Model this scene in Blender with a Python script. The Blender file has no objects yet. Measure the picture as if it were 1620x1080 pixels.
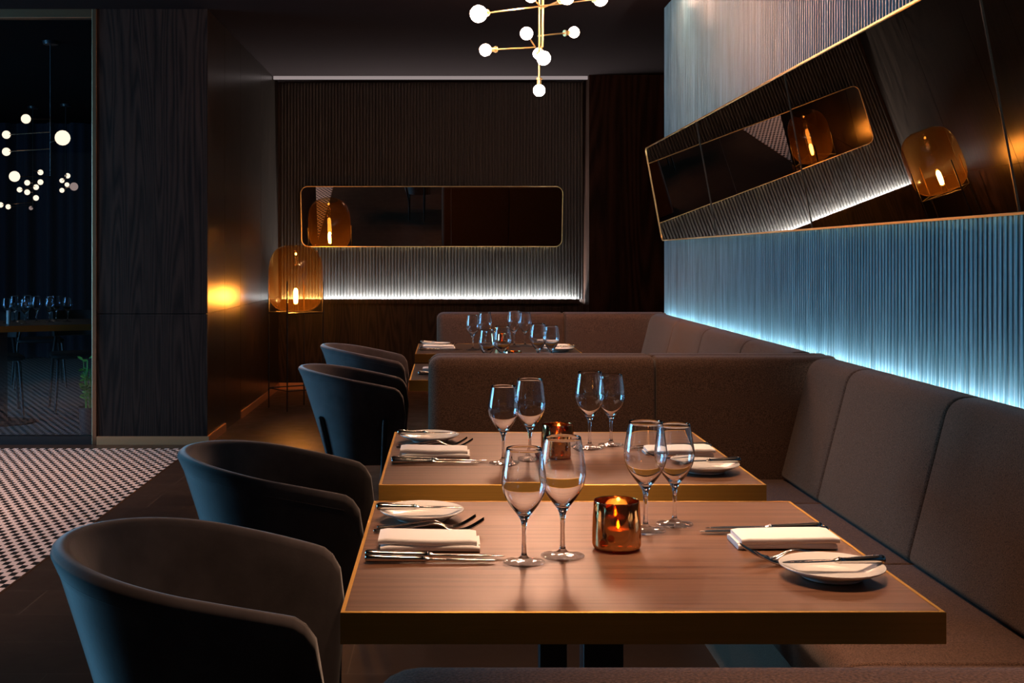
import bpy, math, random
from mathutils import Vector, Matrix

random.seed(7)
S = bpy.context.scene
COL = S.collection
PI = math.pi
CAMZ = 1.25
F = 1900.0                      # focal length in pixels of a 1620 px wide frame
VX, VY = 708.0, 406.0           # vanishing point of the depth axis


def at(px, py, d):
    """Metric point at depth d seen through a pixel of the photograph."""
    return Vector(((px - VX) / F * d, d, CAMZ - (py - VY) / F * d))


# ------------------------------------------------------------------ materials
def new_mat(name):
    m = bpy.data.materials.new(name)
    m.use_nodes = True
    nt = m.node_tree
    for n in list(nt.nodes):
        nt.nodes.remove(n)
    out = nt.nodes.new('ShaderNodeOutputMaterial')
    return m, nt, out


def N(nt, kind, **kw):
    n = nt.nodes.new(kind)
    for k, v in kw.items():
        if k.startswith('i_'):
            key = k[2:].replace('_', ' ')
            n.inputs[key].default_value = v
        else:
            setattr(n, k, v)
    return n


def principled(name, color, rough=0.5, metal=0.0, spec=0.5, sheen=0.0, coat=0.0,
               noise=None, bump=None, aniso=0.0):
    """noise = (scale vec, amount, detail): multiplies the colour; bump = (scale vec, strength)."""
    m, nt, out = new_mat(name)
    b = N(nt, 'ShaderNodeBsdfPrincipled')
    b.inputs['Base Color'].default_value = (*color, 1)
    b.inputs['Roughness'].default_value = rough
    b.inputs['Metallic'].default_value = metal
    b.inputs['Specular IOR Level'].default_value = spec
    b.inputs['Sheen Weight'].default_value = sheen
    b.inputs['Sheen Roughness'].default_value = 0.4
    b.inputs['Coat Weight'].default_value = coat
    b.inputs['Coat Roughness'].default_value = 0.15
    b.inputs['Anisotropic'].default_value = aniso
    nt.links.new(b.outputs[0], out.inputs[0])
    tc = N(nt, 'ShaderNodeTexCoord')
    if noise:
        mp = N(nt, 'ShaderNodeMapping')
        mp.inputs['Scale'].default_value = noise[0]
        nt.links.new(tc.outputs['Object'], mp.inputs[0])
        nz = N(nt, 'ShaderNodeTexNoise')
        nz.inputs['Scale'].default_value = 1.0
        nz.inputs['Detail'].default_value = noise[2]
        nt.links.new(mp.outputs[0], nz.inputs['Vector'])
        rp = N(nt, 'ShaderNodeMapRange')
        rp.inputs['From Min'].default_value = 0.3
        rp.inputs['From Max'].default_value = 0.7
        rp.inputs['To Min'].default_value = 1 - noise[1]
        rp.inputs['To Max'].default_value = 1 + noise[1]
        nt.links.new(nz.outputs['Fac'], rp.inputs['Value'])
        mx = N(nt, 'ShaderNodeVectorMath', operation='SCALE')
        mx.inputs[0].default_value = color
        nt.links.new(rp.outputs[0], mx.inputs['Scale'])
        nt.links.new(mx.outputs[0], b.inputs['Base Color'])
    if bump:
        mp2 = N(nt, 'ShaderNodeMapping')
        mp2.inputs['Scale'].default_value = bump[0]
        nt.links.new(tc.outputs['Object'], mp2.inputs[0])
        nz2 = N(nt, 'ShaderNodeTexNoise')
        nz2.inputs['Scale'].default_value = 1.0
        nz2.inputs['Detail'].default_value = 3
        nt.links.new(mp2.outputs[0], nz2.inputs['Vector'])
        bp = N(nt, 'ShaderNodeBump')
        bp.inputs['Strength'].default_value = bump[1]
        bp.inputs['Distance'].default_value = 0.002
        nt.links.new(nz2.outputs['Fac'], bp.inputs['Height'])
        nt.links.new(bp.outputs[0], b.inputs['Normal'])
    return m


def wood(name, dark, light, axis_scale, rough=0.45, spec=0.4, bump=0.3, wave=6.0, coat=0.0):
    """Grained wood: stretched noise plus distorted bands."""
    m, nt, out = new_mat(name)
    b = N(nt, 'ShaderNodeBsdfPrincipled')
    b.inputs['Roughness'].default_value = rough
    b.inputs['Specular IOR Level'].default_value = spec
    b.inputs['Coat Weight'].default_value = coat
    b.inputs['Coat Roughness'].default_value = 0.2
    nt.links.new(b.outputs[0], out.inputs[0])
    tc = N(nt, 'ShaderNodeTexCoord')
    mp = N(nt, 'ShaderNodeMapping')
    mp.inputs['Scale'].default_value = axis_scale
    nt.links.new(tc.outputs['Object'], mp.inputs[0])
    nz = N(nt, 'ShaderNodeTexNoise')
    nz.inputs['Scale'].default_value = 0.25
    nz.inputs['Detail'].default_value = 2
    nt.links.new(mp.outputs[0], nz.inputs['Vector'])
    mul = N(nt, 'ShaderNodeMath', operation='MULTIPLY')
    mul.inputs[1].default_value = wave
    nt.links.new(nz.outputs['Fac'], mul.inputs[0])
    sn = N(nt, 'ShaderNodeMath', operation='PINGPONG')
    sn.inputs[1].default_value = 0.5
    nt.links.new(mul.outputs[0], sn.inputs[0])
    fine = N(nt, 'ShaderNodeTexNoise')
    fine.inputs['Scale'].default_value = 4.0
    fine.inputs['Detail'].default_value = 6
    fine.inputs['Roughness'].default_value = 0.65
    nt.links.new(mp.outputs[0], fine.inputs['Vector'])
    ad = N(nt, 'ShaderNodeMath', operation='ADD')
    nt.links.new(sn.outputs[0], ad.inputs[0])
    nt.links.new(fine.outputs['Fac'], ad.inputs[1])
    cr = N(nt, 'ShaderNodeValToRGB')
    cr.color_ramp.elements[0].position = 0.5
    cr.color_ramp.elements[0].color = (*dark, 1)
    cr.color_ramp.elements[1].position = 0.95
    cr.color_ramp.elements[1].color = (*light, 1)
    nt.links.new(ad.outputs[0], cr.inputs[0])
    nt.links.new(cr.outputs[0], b.inputs['Base Color'])
    bp = N(nt, 'ShaderNodeBump')
    bp.inputs['Strength'].default_value = bump
    bp.inputs['Distance'].default_value = 0.001
    nt.links.new(ad.outputs[0], bp.inputs['Height'])
    nt.links.new(bp.outputs[0], b.inputs['Normal'])
    return m


def emission(name, color, strength):
    m, nt, out = new_mat(name)
    e = N(nt, 'ShaderNodeEmission')
    e.inputs['Color'].default_value = (*color, 1)
    e.inputs['Strength'].default_value = strength
    nt.links.new(e.outputs[0], out.inputs[0])
    return m


def thin_glass(name, tint, gloss=1.0, ior=1.5, rough=0.0):
    """Pane glass: tinted see-through sheet with a Fresnel reflection."""
    m, nt, out = new_mat(name)
    tr = N(nt, 'ShaderNodeBsdfTransparent')
    tr.inputs['Color'].default_value = (*tint, 1)
    gl = N(nt, 'ShaderNodeBsdfGlossy')
    gl.inputs['Roughness'].default_value = rough
    gl.inputs['Color'].default_value = (gloss, gloss, gloss, 1)
    lw = N(nt, 'ShaderNodeLayerWeight')
    lw.inputs['Blend'].default_value = 0.5
    pw = N(nt, 'ShaderNodeMath', operation='POWER')
    pw.inputs[1].default_value = 5.0
    nt.links.new(lw.outputs['Facing'], pw.inputs[0])
    f0 = ((ior - 1) / (ior + 1)) ** 2
    fr = N(nt, 'ShaderNodeMath', operation='MULTIPLY_ADD')
    fr.inputs[1].default_value = 1 - f0
    fr.inputs[2].default_value = f0
    nt.links.new(pw.outputs[0], fr.inputs[0])
    mx = N(nt, 'ShaderNodeMixShader')
    nt.links.new(fr.outputs[0], mx.inputs[0])
    nt.links.new(tr.outputs[0], mx.inputs[1])
    nt.links.new(gl.outputs[0], mx.inputs[2])
    nt.links.new(mx.outputs[0], out.inputs[0])
    return m


def clear_glass(name):
    m, nt, out = new_mat(name)
    g = N(nt, 'ShaderNodeBsdfGlass')
    g.inputs['IOR'].default_value = 1.5
    g.inputs['Roughness'].default_value = 0.0
    g.inputs['Color'].default_value = (0.98, 0.99, 1, 1)
    nt.links.new(g.outputs[0], out.inputs[0])
    return m


def mercury_glass(name):
    """Amber candle glass, silvered gold outside with worn clear spots."""
    m, nt, out = new_mat(name)
    tr = N(nt, 'ShaderNodeBsdfTransparent')
    tr.inputs['Color'].default_value = (0.62, 0.19, 0.022, 1)
    gl = N(nt, 'ShaderNodeBsdfGlossy')
    gl.inputs['Color'].default_value = (0.86, 0.60, 0.28, 1)
    gl.inputs['Roughness'].default_value = 0.06
    tc = N(nt, 'ShaderNodeTexCoord')
    vo = N(nt, 'ShaderNodeTexVoronoi')
    vo.inputs['Scale'].default_value = 34.0
    nt.links.new(tc.outputs['Object'], vo.inputs['Vector'])
    mr = N(nt, 'ShaderNodeMapRange')
    mr.inputs['From Min'].default_value = 0.20
    mr.inputs['From Max'].default_value = 0.26
    mr.inputs['To Min'].default_value = 0.15
    mr.inputs['To Max'].default_value = 0.62
    nt.links.new(vo.outputs['Distance'], mr.inputs['Value'])
    mx = N(nt, 'ShaderNodeMixShader')
    nt.links.new(mr.outputs[0], mx.inputs[0])
    nt.links.new(tr.outputs[0], mx.inputs[1])
    nt.links.new(gl.outputs[0], mx.inputs[2])
    nt.links.new(mx.outputs[0], out.inputs[0])
    return m


def slat_wood(name, dark, light, rough, axis, pitch):
    """Reeded timber: each reed its own tone, grain running up the reed."""
    m, nt, out = new_mat(name)
    b = N(nt, 'ShaderNodeBsdfPrincipled')
    b.inputs['Roughness'].default_value = rough
    b.inputs['Specular IOR Level'].default_value = 0.45
    nt.links.new(b.outputs[0], out.inputs[0])
    tc = N(nt, 'ShaderNodeTexCoord')
    sp = N(nt, 'ShaderNodeSeparateXYZ')
    nt.links.new(tc.outputs['Object'], sp.inputs[0])
    dv = N(nt, 'ShaderNodeMath', operation='DIVIDE')
    dv.inputs[1].default_value = pitch
    nt.links.new(sp.outputs[axis], dv.inputs[0])
    fl = N(nt, 'ShaderNodeMath', operation='FLOOR')
    nt.links.new(dv.outputs[0], fl.inputs[0])
    wn = N(nt, 'ShaderNodeTexWhiteNoise', noise_dimensions='1D')
    nt.links.new(fl.outputs[0], wn.inputs['W'])
    mp = N(nt, 'ShaderNodeMapping')
    sc = [1, 1, 1]
    sc[0], sc[1], sc[2] = 160, 160, 5
    mp.inputs['Scale'].default_value = sc
    nt.links.new(tc.outputs['Object'], mp.inputs[0])
    nz = N(nt, 'ShaderNodeTexNoise')
    nz.inputs['Scale'].default_value = 1.0
    nz.inputs['Detail'].default_value = 4
    nt.links.new(mp.outputs[0], nz.inputs['Vector'])
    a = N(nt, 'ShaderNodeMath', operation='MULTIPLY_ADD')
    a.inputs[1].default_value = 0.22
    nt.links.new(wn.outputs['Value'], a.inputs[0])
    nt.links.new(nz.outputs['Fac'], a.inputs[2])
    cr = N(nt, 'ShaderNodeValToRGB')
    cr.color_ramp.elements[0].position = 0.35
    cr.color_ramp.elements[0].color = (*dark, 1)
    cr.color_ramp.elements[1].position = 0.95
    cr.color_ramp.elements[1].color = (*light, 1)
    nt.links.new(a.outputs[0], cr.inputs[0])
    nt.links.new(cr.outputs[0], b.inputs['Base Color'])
    bp = N(nt, 'ShaderNodeBump')
    bp.inputs['Strength'].default_value = 0.5
    bp.inputs['Distance'].default_value = 0.0015
    nt.links.new(nz.outputs['Fac'], bp.inputs['Height'])
    nt.links.new(bp.outputs[0], b.inputs['Normal'])
    return m


def floor_material():
    """Dark stone tiles; offset-checker mosaic left of x = -1.65."""
    m, nt, out = new_mat('stone_and_mosaic_floor')
    L = nt.links.new
    b = N(nt, 'ShaderNodeBsdfPrincipled')
    L(b.outputs[0], out.inputs[0])
    b.inputs['Specular IOR Level'].default_value = 0.22
    tc = N(nt, 'ShaderNodeTexCoord')
    sp = N(nt, 'ShaderNodeSeparateXYZ')
    L(tc.outputs['Object'], sp.inputs[0])

    def M(op, a, bb=None, c=None):
        n = N(nt, 'ShaderNodeMath', operation=op)
        for i, v in enumerate((a, bb, c)):
            if v is None:
                continue
            if isinstance(v, (int, float)):
                n.inputs[i].default_value = v
            else:
                L(v, n.inputs[i])
        return n.outputs[0]
    x, y = sp.outputs[0], sp.outputs[1]
    row = M('DIVIDE', y, 0.056)
    rowi = M('FLOOR', row)
    par = M('FLOORED_MODULO', rowi, 2.0)
    u = M('MULTIPLY_ADD', par, 0.5, M('DIVIDE', x, 0.058))
    fu = M('FRACT', u)
    fv = M('FRACT', row)
    inu = M('LESS_THAN', M('ABSOLUTE', M('SUBTRACT', fu, 0.5)), 0.235)
    inv = M('LESS_THAN', M('ABSOLUTE', M('SUBTRACT', fv, 0.5)), 0.47)
    black = M('MULTIPLY', inu, inv)
    mos = N(nt, 'ShaderNodeMix', data_type='RGBA')
    mos.inputs['A'].default_value = (0.62, 0.50, 0.45, 1)
    mos.inputs['B'].default_value = (0.012, 0.011, 0.011, 1)
    L(black, mos.inputs['Factor'])
    mos2 = N(nt, 'ShaderNodeMix', data_type='RGBA')
    mos2.inputs['B'].default_value = (0.12, 0.09, 0.08, 1)
    mos2.inputs['Factor'].default_value = 0.0
    L(mos.outputs['Result'], mos2.inputs['A'])
    # dark plank-format tiles
    bt = N(nt, 'ShaderNodeTexBrick')
    bt.inputs['Color1'].default_value = (0.042, 0.025, 0.017, 1)
    bt.inputs['Color2'].default_value = (0.030, 0.018, 0.013, 1)
    bt.inputs['Mortar'].default_value = (0.085, 0.058, 0.04, 1)
    bt.inputs['Scale'].default_value = 1.0
    bt.inputs['Mortar Size'].default_value = 0.0018
    bt.inputs['Brick Width'].default_value = 0.60
    bt.inputs['Row Height'].default_value = 0.30
    L(tc.outputs['Object'], bt.inputs['Vector'])
    is_m = M('MULTIPLY', M('LESS_THAN', x, -1.66), M('LESS_THAN', y, 7.84))
    is_in = M('MULTIPLY', M('GREATER_THAN', y, 8.12), M('LESS_THAN', x, -2.3))
    is_m = M('MAXIMUM', is_m, is_in)
    mix = N(nt, 'ShaderNodeMix', data_type='RGBA')
    L(is_m, mix.inputs['Factor'])
    L(bt.outputs['Color'], mix.inputs['A'])
    L(mos2.outputs['Result'], mix.inputs['B'])
    L(mix.outputs['Result'], b.inputs['Base Color'])
    nz = N(nt, 'ShaderNodeTexNoise')
    nz.inputs['Scale'].default_value = 9
    nz.inputs['Detail'].default_value = 4
    L(tc.outputs['Object'], nz.inputs['Vector'])
    L(M('MULTIPLY_ADD', nz.outputs['Fac'], 0.25, 0.22), b.inputs['Roughness'])
    return m


MAT = {}
MAT['floor'] = floor_material()
MAT['ceiling'] = principled('ceiling_paint', (0.017, 0.012, 0.0115), 0.8, spec=0.0)
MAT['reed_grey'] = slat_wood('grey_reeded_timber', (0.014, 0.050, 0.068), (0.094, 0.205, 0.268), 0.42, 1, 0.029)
MAT['reed_dark'] = slat_wood('dark_reeded_timber', (0.003, 0.0024, 0.002), (0.0135, 0.0105, 0.0085), 0.45, 0, 0.030)
MAT['black_wood'] = wood('black_stained_oak', (0.0065, 0.0045, 0.004), (0.026, 0.0165, 0.013), (13, 13, 0.9), rough=0.45, bump=0.6, spec=0.2, wave=34)
MAT['brown_wood'] = wood('dark_brown_oak', (0.008, 0.004, 0.003), (0.026, 0.012, 0.008), (6, 6, 0.6), rough=0.6, bump=0.4, spec=0.03, wave=26)
MAT['side_wood'] = wood('polished_black_oak', (0.007, 0.005, 0.004), (0.018, 0.012, 0.009), (10, 10, 0.8), rough=0.28, spec=0.32, bump=0.10, wave=26)
MAT['table_wood'] = wood('taupe_stained_oak', (0.108, 0.048, 0.025), (0.178, 0.086, 0.047), (2.2, 75, 75), rough=0.36, spec=0.35, bump=0.2, wave=5)
MAT['shaded_table_wood'] = wood('shaded_oak_top', (0.040, 0.026, 0.020), (0.065, 0.044, 0.034), (2.2, 26, 26), rough=0.34, spec=0.4, bump=0.12, wave=5)  # darker copy of table_wood; dimness of the rear tops put into the colour
MAT['brass'] = principled('brushed_brass', (0.66, 0.38, 0.09), 0.46, 1.0, noise=((3, 300, 300), 0.04, 2), bump=((5, 700, 700), 0.15), aniso=0.92)
_nt = MAT['brass'].node_tree
_tg = N(_nt, 'ShaderNodeCombineXYZ')
_tg.inputs[2].default_value = 1.0
_nt.links.new(_tg.outputs[0], [n for n in _nt.nodes if n.type == 'BSDF_PRINCIPLED'][0].inputs['Tangent'])
MAT['brass_bright'] = principled('polished_brass', (0.88, 0.60, 0.26), 0.30, 1.0)
MAT['bronze'] = principled('bronze_frame_metal', (0.34, 0.20, 0.12), 0.38, 1.0)
MAT['skirting'] = principled('brushed_bronze_skirting', (0.62, 0.33, 0.17), 0.55, 1.0)
MAT['black_metal'] = principled('black_powder_coated_metal', (0.012, 0.012, 0.014), 0.38)
MAT['velvet'] = principled('charcoal_velvet', (0.068, 0.056, 0.058), 0.85, spec=0.12, sheen=0.9,
                           noise=((14, 14, 14), 0.22, 4), bump=((160, 160, 160), 0.08))
MAT['wool'] = principled('brown_grey_wool', (0.098, 0.054, 0.036), 0.92, spec=0.1, sheen=0.15,
                         noise=((330, 330, 330), 0.6, 3), bump=((500, 500, 500), 0.6))
MAT['china'] = principled('white_glazed_china', (0.80, 0.78, 0.75), 0.16, spec=0.5, coat=0.4)
MAT['linen'] = principled('white_linen', (0.86, 0.83, 0.82), 0.85, spec=0.1, bump=((900, 900, 900), 0.12))
MAT['steel'] = principled('polished_steel', (0.60, 0.56, 0.53), 0.13, 1.0)
MAT['glass'] = clear_glass('wine_glass_crystal')
MAT['foot_glass'] = thin_glass('wine_glass_foot', (0.96, 0.97, 0.98), 1.0, 1.6)
MAT['pane'] = thin_glass('dimming_window_pane', (0.80, 0.81, 0.84))  # tint added to dim the room behind the glass
MAT['amber'] = thin_glass('amber_blown_glass', (0.95, 0.70, 0.36), 0.95, 1.55)
_nt = MAT['amber'].node_tree
_tl = N(_nt, 'ShaderNodeBsdfTranslucent')
_tl.inputs['Color'].default_value = (1.0, 0.42, 0.08, 1)
_mx = N(_nt, 'ShaderNodeMixShader')
_mx.inputs[0].default_value = 0.013
_out = [n for n in _nt.nodes if n.type == 'OUTPUT_MATERIAL'][0]
_nt.links.new(_out.inputs[0].links[0].from_socket, _mx.inputs[1])
_nt.links.new(_tl.outputs[0], _mx.inputs[2])
_nt.links.new(_mx.outputs[0], _out.inputs[0])
MAT['mercury'] = mercury_glass('gold_mercury_glass')
MAT['mirror'] = principled('bronze_tinted_mirror', (0.56, 0.51, 0.47), 0.0, 1.0)
MAT['wax'] = principled('white_candle_wax', (0.85, 0.72, 0.55), 0.5)
MAT['tin'] = principled('tealight_tin', (0.7, 0.65, 0.6), 0.3, 1.0)
MAT['flame'] = emission('candle_flame', (1.0, 0.68, 0.32), 420)
MAT['wick'] = principled('burnt_wick', (0.02, 0.015, 0.01), 0.9)
MAT['bulb'] = emission('warm_globe_bulb', (1.0, 0.53, 0.34), 235)
MAT['bulb_small'] = emission('warm_white_globe', (1.0, 0.80, 0.56), 2.2)
MAT['bulb_dim'] = emission('dim_globe', (1.0, 0.72, 0.62), 0.45)
MAT['filament'] = emission('filament_lamp', (1.0, 0.42, 0.09), 560)
MAT['led'] = emission('cool_led_strip', (0.90, 0.98, 1.0), 170)
MAT['led_back'] = emission('neutral_led_strip', (0.90, 0.97, 1.0), 640)
MAT['led_cove'] = emission('soft_cove_led', (1.0, 0.82, 0.80), 0.30)
MAT['curtain'] = principled('navy_curtain', (0.014, 0.014, 0.028), 0.9, sheen=0.2)
MAT['brown_plaster'] = principled('brown_plaster', (0.25, 0.15, 0.09), 0.8)
MAT['leaf'] = principled('green_leaf', (0.16, 0.50, 0.07), 0.5)
MAT['dark_seat'] = principled('black_chair_leather', (0.010, 0.010, 0.012), 0.6, spec=0.25)
MAT['pot'] = principled('dark_planter', (0.03, 0.03, 0.03), 0.5)
MAT['soil'] = principled('soil', (0.03, 0.02, 0.015), 0.9)
MAT['paper'] = principled('white_candle', (0.8, 0.75, 0.7), 0.5)


# ------------------------------------------------------------------ mesh tools
class MB:
    def __init__(self):
        self.v, self.f = [], []

    def add(self, verts, faces):
        o = len(self.v)
        self.v += [tuple(p) for p in verts]
        self.f += [tuple(i + o for i in fc) for fc in faces]
        return self

    def box(self, x0, x1, y0, y1, z0, z1):
        v = [(x, y, z) for z in (z0, z1) for y in (y0, y1) for x in (x0, x1)]
        return self.add(v, [(0, 2, 3, 1), (4, 5, 7, 6), (0, 1, 5, 4), (2, 6, 7, 3), (0, 4, 6, 2), (1, 3, 7, 5)])

    def rings(self, rings, closed=True, caps=True):
        """Loft through rings of equal point count."""
        n = len(rings[0])
        v = [p for r in rings for p in r]
        f = []
        for i in range(len(rings) - 1):
            for j in range(n if closed else n - 1):
                k = (j + 1) % n
                f.append((i * n + j, i * n + k, (i + 1) * n + k, (i + 1) * n + j))
        if caps:
            f.append(tuple(range(n - 1, -1, -1)))
            f.append(tuple((len(rings) - 1) * n + j for j in range(n)))
        return self.add(v, f)

    def tube(self, pts, r, n=10, caps=True, up=None):
        pts = [Vector(p) for p in pts]
        rr = r if isinstance(r, (list, tuple)) else [r] * len(pts)
        rings = []
        side = None
        for i, p in enumerate(pts):
            a = pts[max(i - 1, 0)]
            b = pts[min(i + 1, len(pts) - 1)]
            t = (b - a).normalized()
            if side is None:
                ref = Vector((0, 0, 1)) if abs(t.z) < 0.9 else Vector((1, 0, 0))
                side = t.cross(ref).normalized()
            else:
                side = (side - t * side.dot(t)).normalized()
            w = t.cross(side)
            rings.append([p + (side * math.cos(2 * PI * k / n) + w * math.sin(2 * PI * k / n)) * rr[i] for k in range(n)])
        return self.rings(rings, True, caps)

    def lathe(self, prof, n=32, c=(0, 0, 0), closed=False):
        """prof: (r, z) list, spun about z; r = 0 ends become poles."""
        cx, cy, cz = c
        idx = []
        v, f = [], []
        for r, z in prof:
            if r < 1e-6:
                idx.append([len(v)] * n)
                v.append((cx, cy, cz + z))
            else:
                idx.append(list(range(len(v), len(v) + n)))
                v += [(cx + r * math.cos(2 * PI * k / n), cy + r * math.sin(2 * PI * k / n), cz + z) for k in range(n)]
        m = len(prof)
        for i in range(m if closed else m - 1):
            a, b = idx[i], idx[(i + 1) % m]
            for k in range(n):
                q = [a[k], a[(k + 1) % n], b[(k + 1) % n], b[k]]
                u = []
                for w in q:
                    if w not in u:
                        u.append(w)
                if len(u) > 2:
                    f.append(tuple(u))
        return self.add(v, f)

    def sphere(self, c, r, n=20, sz=1.0):
        m = n // 2
        prof = [(r * math.sin(PI * i / m), -r * sz * math.cos(PI * i / m)) for i in range(m + 1)]
        prof[0] = (0, -r * sz)
        prof[-1] = (0, r * sz)
        return self.lathe(prof, n, c)

    def build(self, name, mat, parent=None, smooth=True, bevel=0.0, angle=40, loc=None):
        me = bpy.data.meshes.new(name)
        me.from_pydata(self.v, [], self.f)
        me.materials.append(MAT[mat])
        me.validate()
        o = bpy.data.objects.new(name, me)
        COL.objects.link(o)
        if parent:
            o.parent = parent
        if loc:
            o.location = loc
        import bmesh
        bm = bmesh.new()
        bm.from_mesh(me)
        bmesh.ops.recalc_face_normals(bm, faces=bm.faces[:])
        ca = math.radians(angle)
        for e in bm.edges:
            if len(e.link_faces) == 2 and e.calc_face_angle(0) > ca:
                e.smooth = False
        for fc in bm.faces:
            fc.smooth = smooth
        bm.to_mesh(me)
        bm.free()
        if bevel:
            md = o.modifiers.new('edge', 'BEVEL')
            md.width = bevel
            md.segments = 2
            md.limit_method = 'ANGLE'
        return o


def round_poly(pts, rad, seg=5):
    """Fillet the corners of a closed 2-D polygon."""
    out = []
    n = len(pts)
    for i in range(n):
        p = Vector(pts[i]).to_2d()
        a = Vector(pts[i - 1]).to_2d()
        b = Vector(pts[(i + 1) % n]).to_2d()
        r = rad[i] if isinstance(rad, (list, tuple)) else rad
        if r <= 0:
            out.append((p.x, p.y))
            continue
        d1, d2 = (a - p).normalized(), (b - p).normalized()
        ang = d1.angle(d2)
        t = min(r / math.tan(ang / 2), (a - p).length * 0.49, (b - p).length * 0.49)
        p1, p2 = p + d1 * t, p + d2 * t
        for k in range(seg + 1):
            s = k / seg
            q = p1 * (1 - s) ** 2 + p * 2 * s * (1 - s) + p2 * s ** 2
            out.append((q.x, q.y))
    return out


def inset(poly, e):
    if e == 0:
        return poly
    n = len(poly)
    area = sum(poly[i][0] * poly[(i + 1) % n][1] - poly[(i + 1) % n][0] * poly[i][1] for i in range(n))
    sg = 1 if area > 0 else -1
    out = []
    for i in range(n):
        a, p, b = Vector(poly[i - 1]), Vector(poly[i]), Vector(poly[(i + 1) % n])
        t = (b - a)
        if t.length < 1e-9:
            out.append(poly[i])
            continue
        t.normalize()
        nrm = Vector((-t.y, t.x)) * sg
        q = p + nrm * e
        out.append((q.x, q.y))
    return out


def catmull(pts, sub=5):
    out = []
    n = len(pts)
    for i in range(n - 1):
        p0 = pts[max(i - 1, 0)]
        p1, p2 = pts[i], pts[i + 1]
        p3 = pts[min(i + 2, n - 1)]
        for k in range(sub):
            t = k / sub
            out.append(tuple(0.5 * ((2 * b) + (-a + c) * t + (2 * a - 5 * b + 4 * c - d) * t * t + (-a + 3 * b - 3 * c + d) * t ** 3)
                             for a, b, c, d in zip(p0, p1, p2, p3)))
    out.append(tuple(pts[-1]))
    return out


def cushion(poly, a0, a1, axis, e0=0.012, e1=0.012, r0=0.02, r1=0.02):
    """Padded bar: a closed profile swept along x or y with soft, drawn-in ends."""
    st = []
    for k in range(6):
        t = k / 5
        st.append((a0 + r0 * (1 - math.cos(t * PI / 2)), e0 * (1 - math.sin(t * PI / 2))))
    mid = [(a0 + r0 + (a1 - a0 - r0 - r1) * k / 6, 0) for k in range(1, 6)]
    en = []
    for k in range(6):
        t = k / 5
        en.append((a1 - r1 * (1 - math.cos(t * PI / 2)), e1 * (1 - math.sin(t * PI / 2))))
    rings = []
    for a, e in st + mid + en[::-1]:
        q = inset(poly, e)
        rings.append([(a, p[0], p[1]) if axis == 'x' else (p[0], a, p[1]) for p in q])
    return MB().rings(rings)


def empty(name, loc, label, cat, group=None, rz=0.0):
    o = bpy.data.objects.new(name, None)
    o.empty_display_size = 0.05
    COL.objects.link(o)
    o.location = loc
    o.rotation_euler = (0, 0, rz)
    return tag(o, label, cat, group)


def tag(o, label, cat, group=None):
    o['label'] = label
    o['category'] = cat
    if group:
        o['group'] = group
    return o


def struct(o):
    o['kind'] = 'structure'
    return o


def copy_tree(o, parent=None):
    c = o.copy()
    COL.objects.link(c)
    c.parent = parent
    for ch in list(o.children):
        copy_tree(ch, c)
    return c


USED = {}


def place(key, maker, loc, label, cat, group=None, rz=0.0):
    """First call builds the thing, later calls copy it and its parts."""
    if key not in USED:
        USED[key] = maker()
        o = USED[key]
    else:
        o = copy_tree(USED[key])
    o.location = loc
    o.rotation_euler = (0, 0, rz)
    return tag(o, label, cat, group)


def bare(name):
    o = bpy.data.objects.new(name, None)
    o.empty_display_size = 0.05
    COL.objects.link(o)
    return o


# ------------------------------------------------------------------ the setting
CEIL = 2.90
WALLX = 1.455
BACKY = 11.36
struct(MB().box(-9, 4, -3, 16, -0.1, 0).build('floor', 'floor', smooth=False))
struct(MB().box(-9, 4, -3, 16, CEIL, CEIL + 0.1).build('ceiling', 'ceiling', smooth=False))


def reeds(a0, a1, pitch, depth):
    """Cross-section of a reeded board: (along, out) points."""
    out = []
    n = int(round((a1 - a0) / pitch))
    p = (a1 - a0) / n
    for i in range(n):
        b = a0 + i * p
        for u, h in ((0.0, 0.0), (0.16, 0.0), (0.18, 0.55), (0.28, 0.85), (0.44, 0.98), (0.58, 1.0), (0.72, 0.96), (0.88, 0.78), (0.98, 0.45)):
            out.append((b + u * p, h * depth))
    out.append((a1, 0.0))
    return out


sec = reeds(-0.30, 7.98, 0.029, 0.017)
lo = [(WALLX - o_, a, 0.0) for a, o_ in sec] + [(WALLX + 0.15, 7.98, 0.0), (WALLX + 0.15, -0.30, 0.0)]
hi = [(p[0], p[1], CEIL) for p in lo]
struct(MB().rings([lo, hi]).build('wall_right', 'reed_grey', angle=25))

# back wall: plain dark lower part and body, reeded board above the light line
STRIPZ = 0.85
wb = struct(MB().box(-1.62, 4, BACKY, BACKY + 0.2, 0, CEIL).build('wall_back', 'black_wood', smooth=False))
sec = reeds(-1.58, 1.285, 0.030, 0.012)
lo = [(a, BACKY - 0.012 - o_, STRIPZ) for a, o_ in sec] + [(1.285, BACKY - 0.001, STRIPZ), (-1.58, BACKY - 0.001, STRIPZ)]
hi = [(p[0], p[1], CEIL - 0.01) for p in lo]
struct(MB().rings([lo, hi]).build('wall_back_panel', 'reed_dark', angle=25))
struct(MB().box(1.285, 4, 10.90, BACKY, 0, CEIL).build('pillar_back', 'brown_wood', smooth=False))
struct(MB().box(-1.598, 1.285, BACKY - 0.012, BACKY, 0, 0.06).build('baseboard_back', 'skirting', smooth=False))

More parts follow.
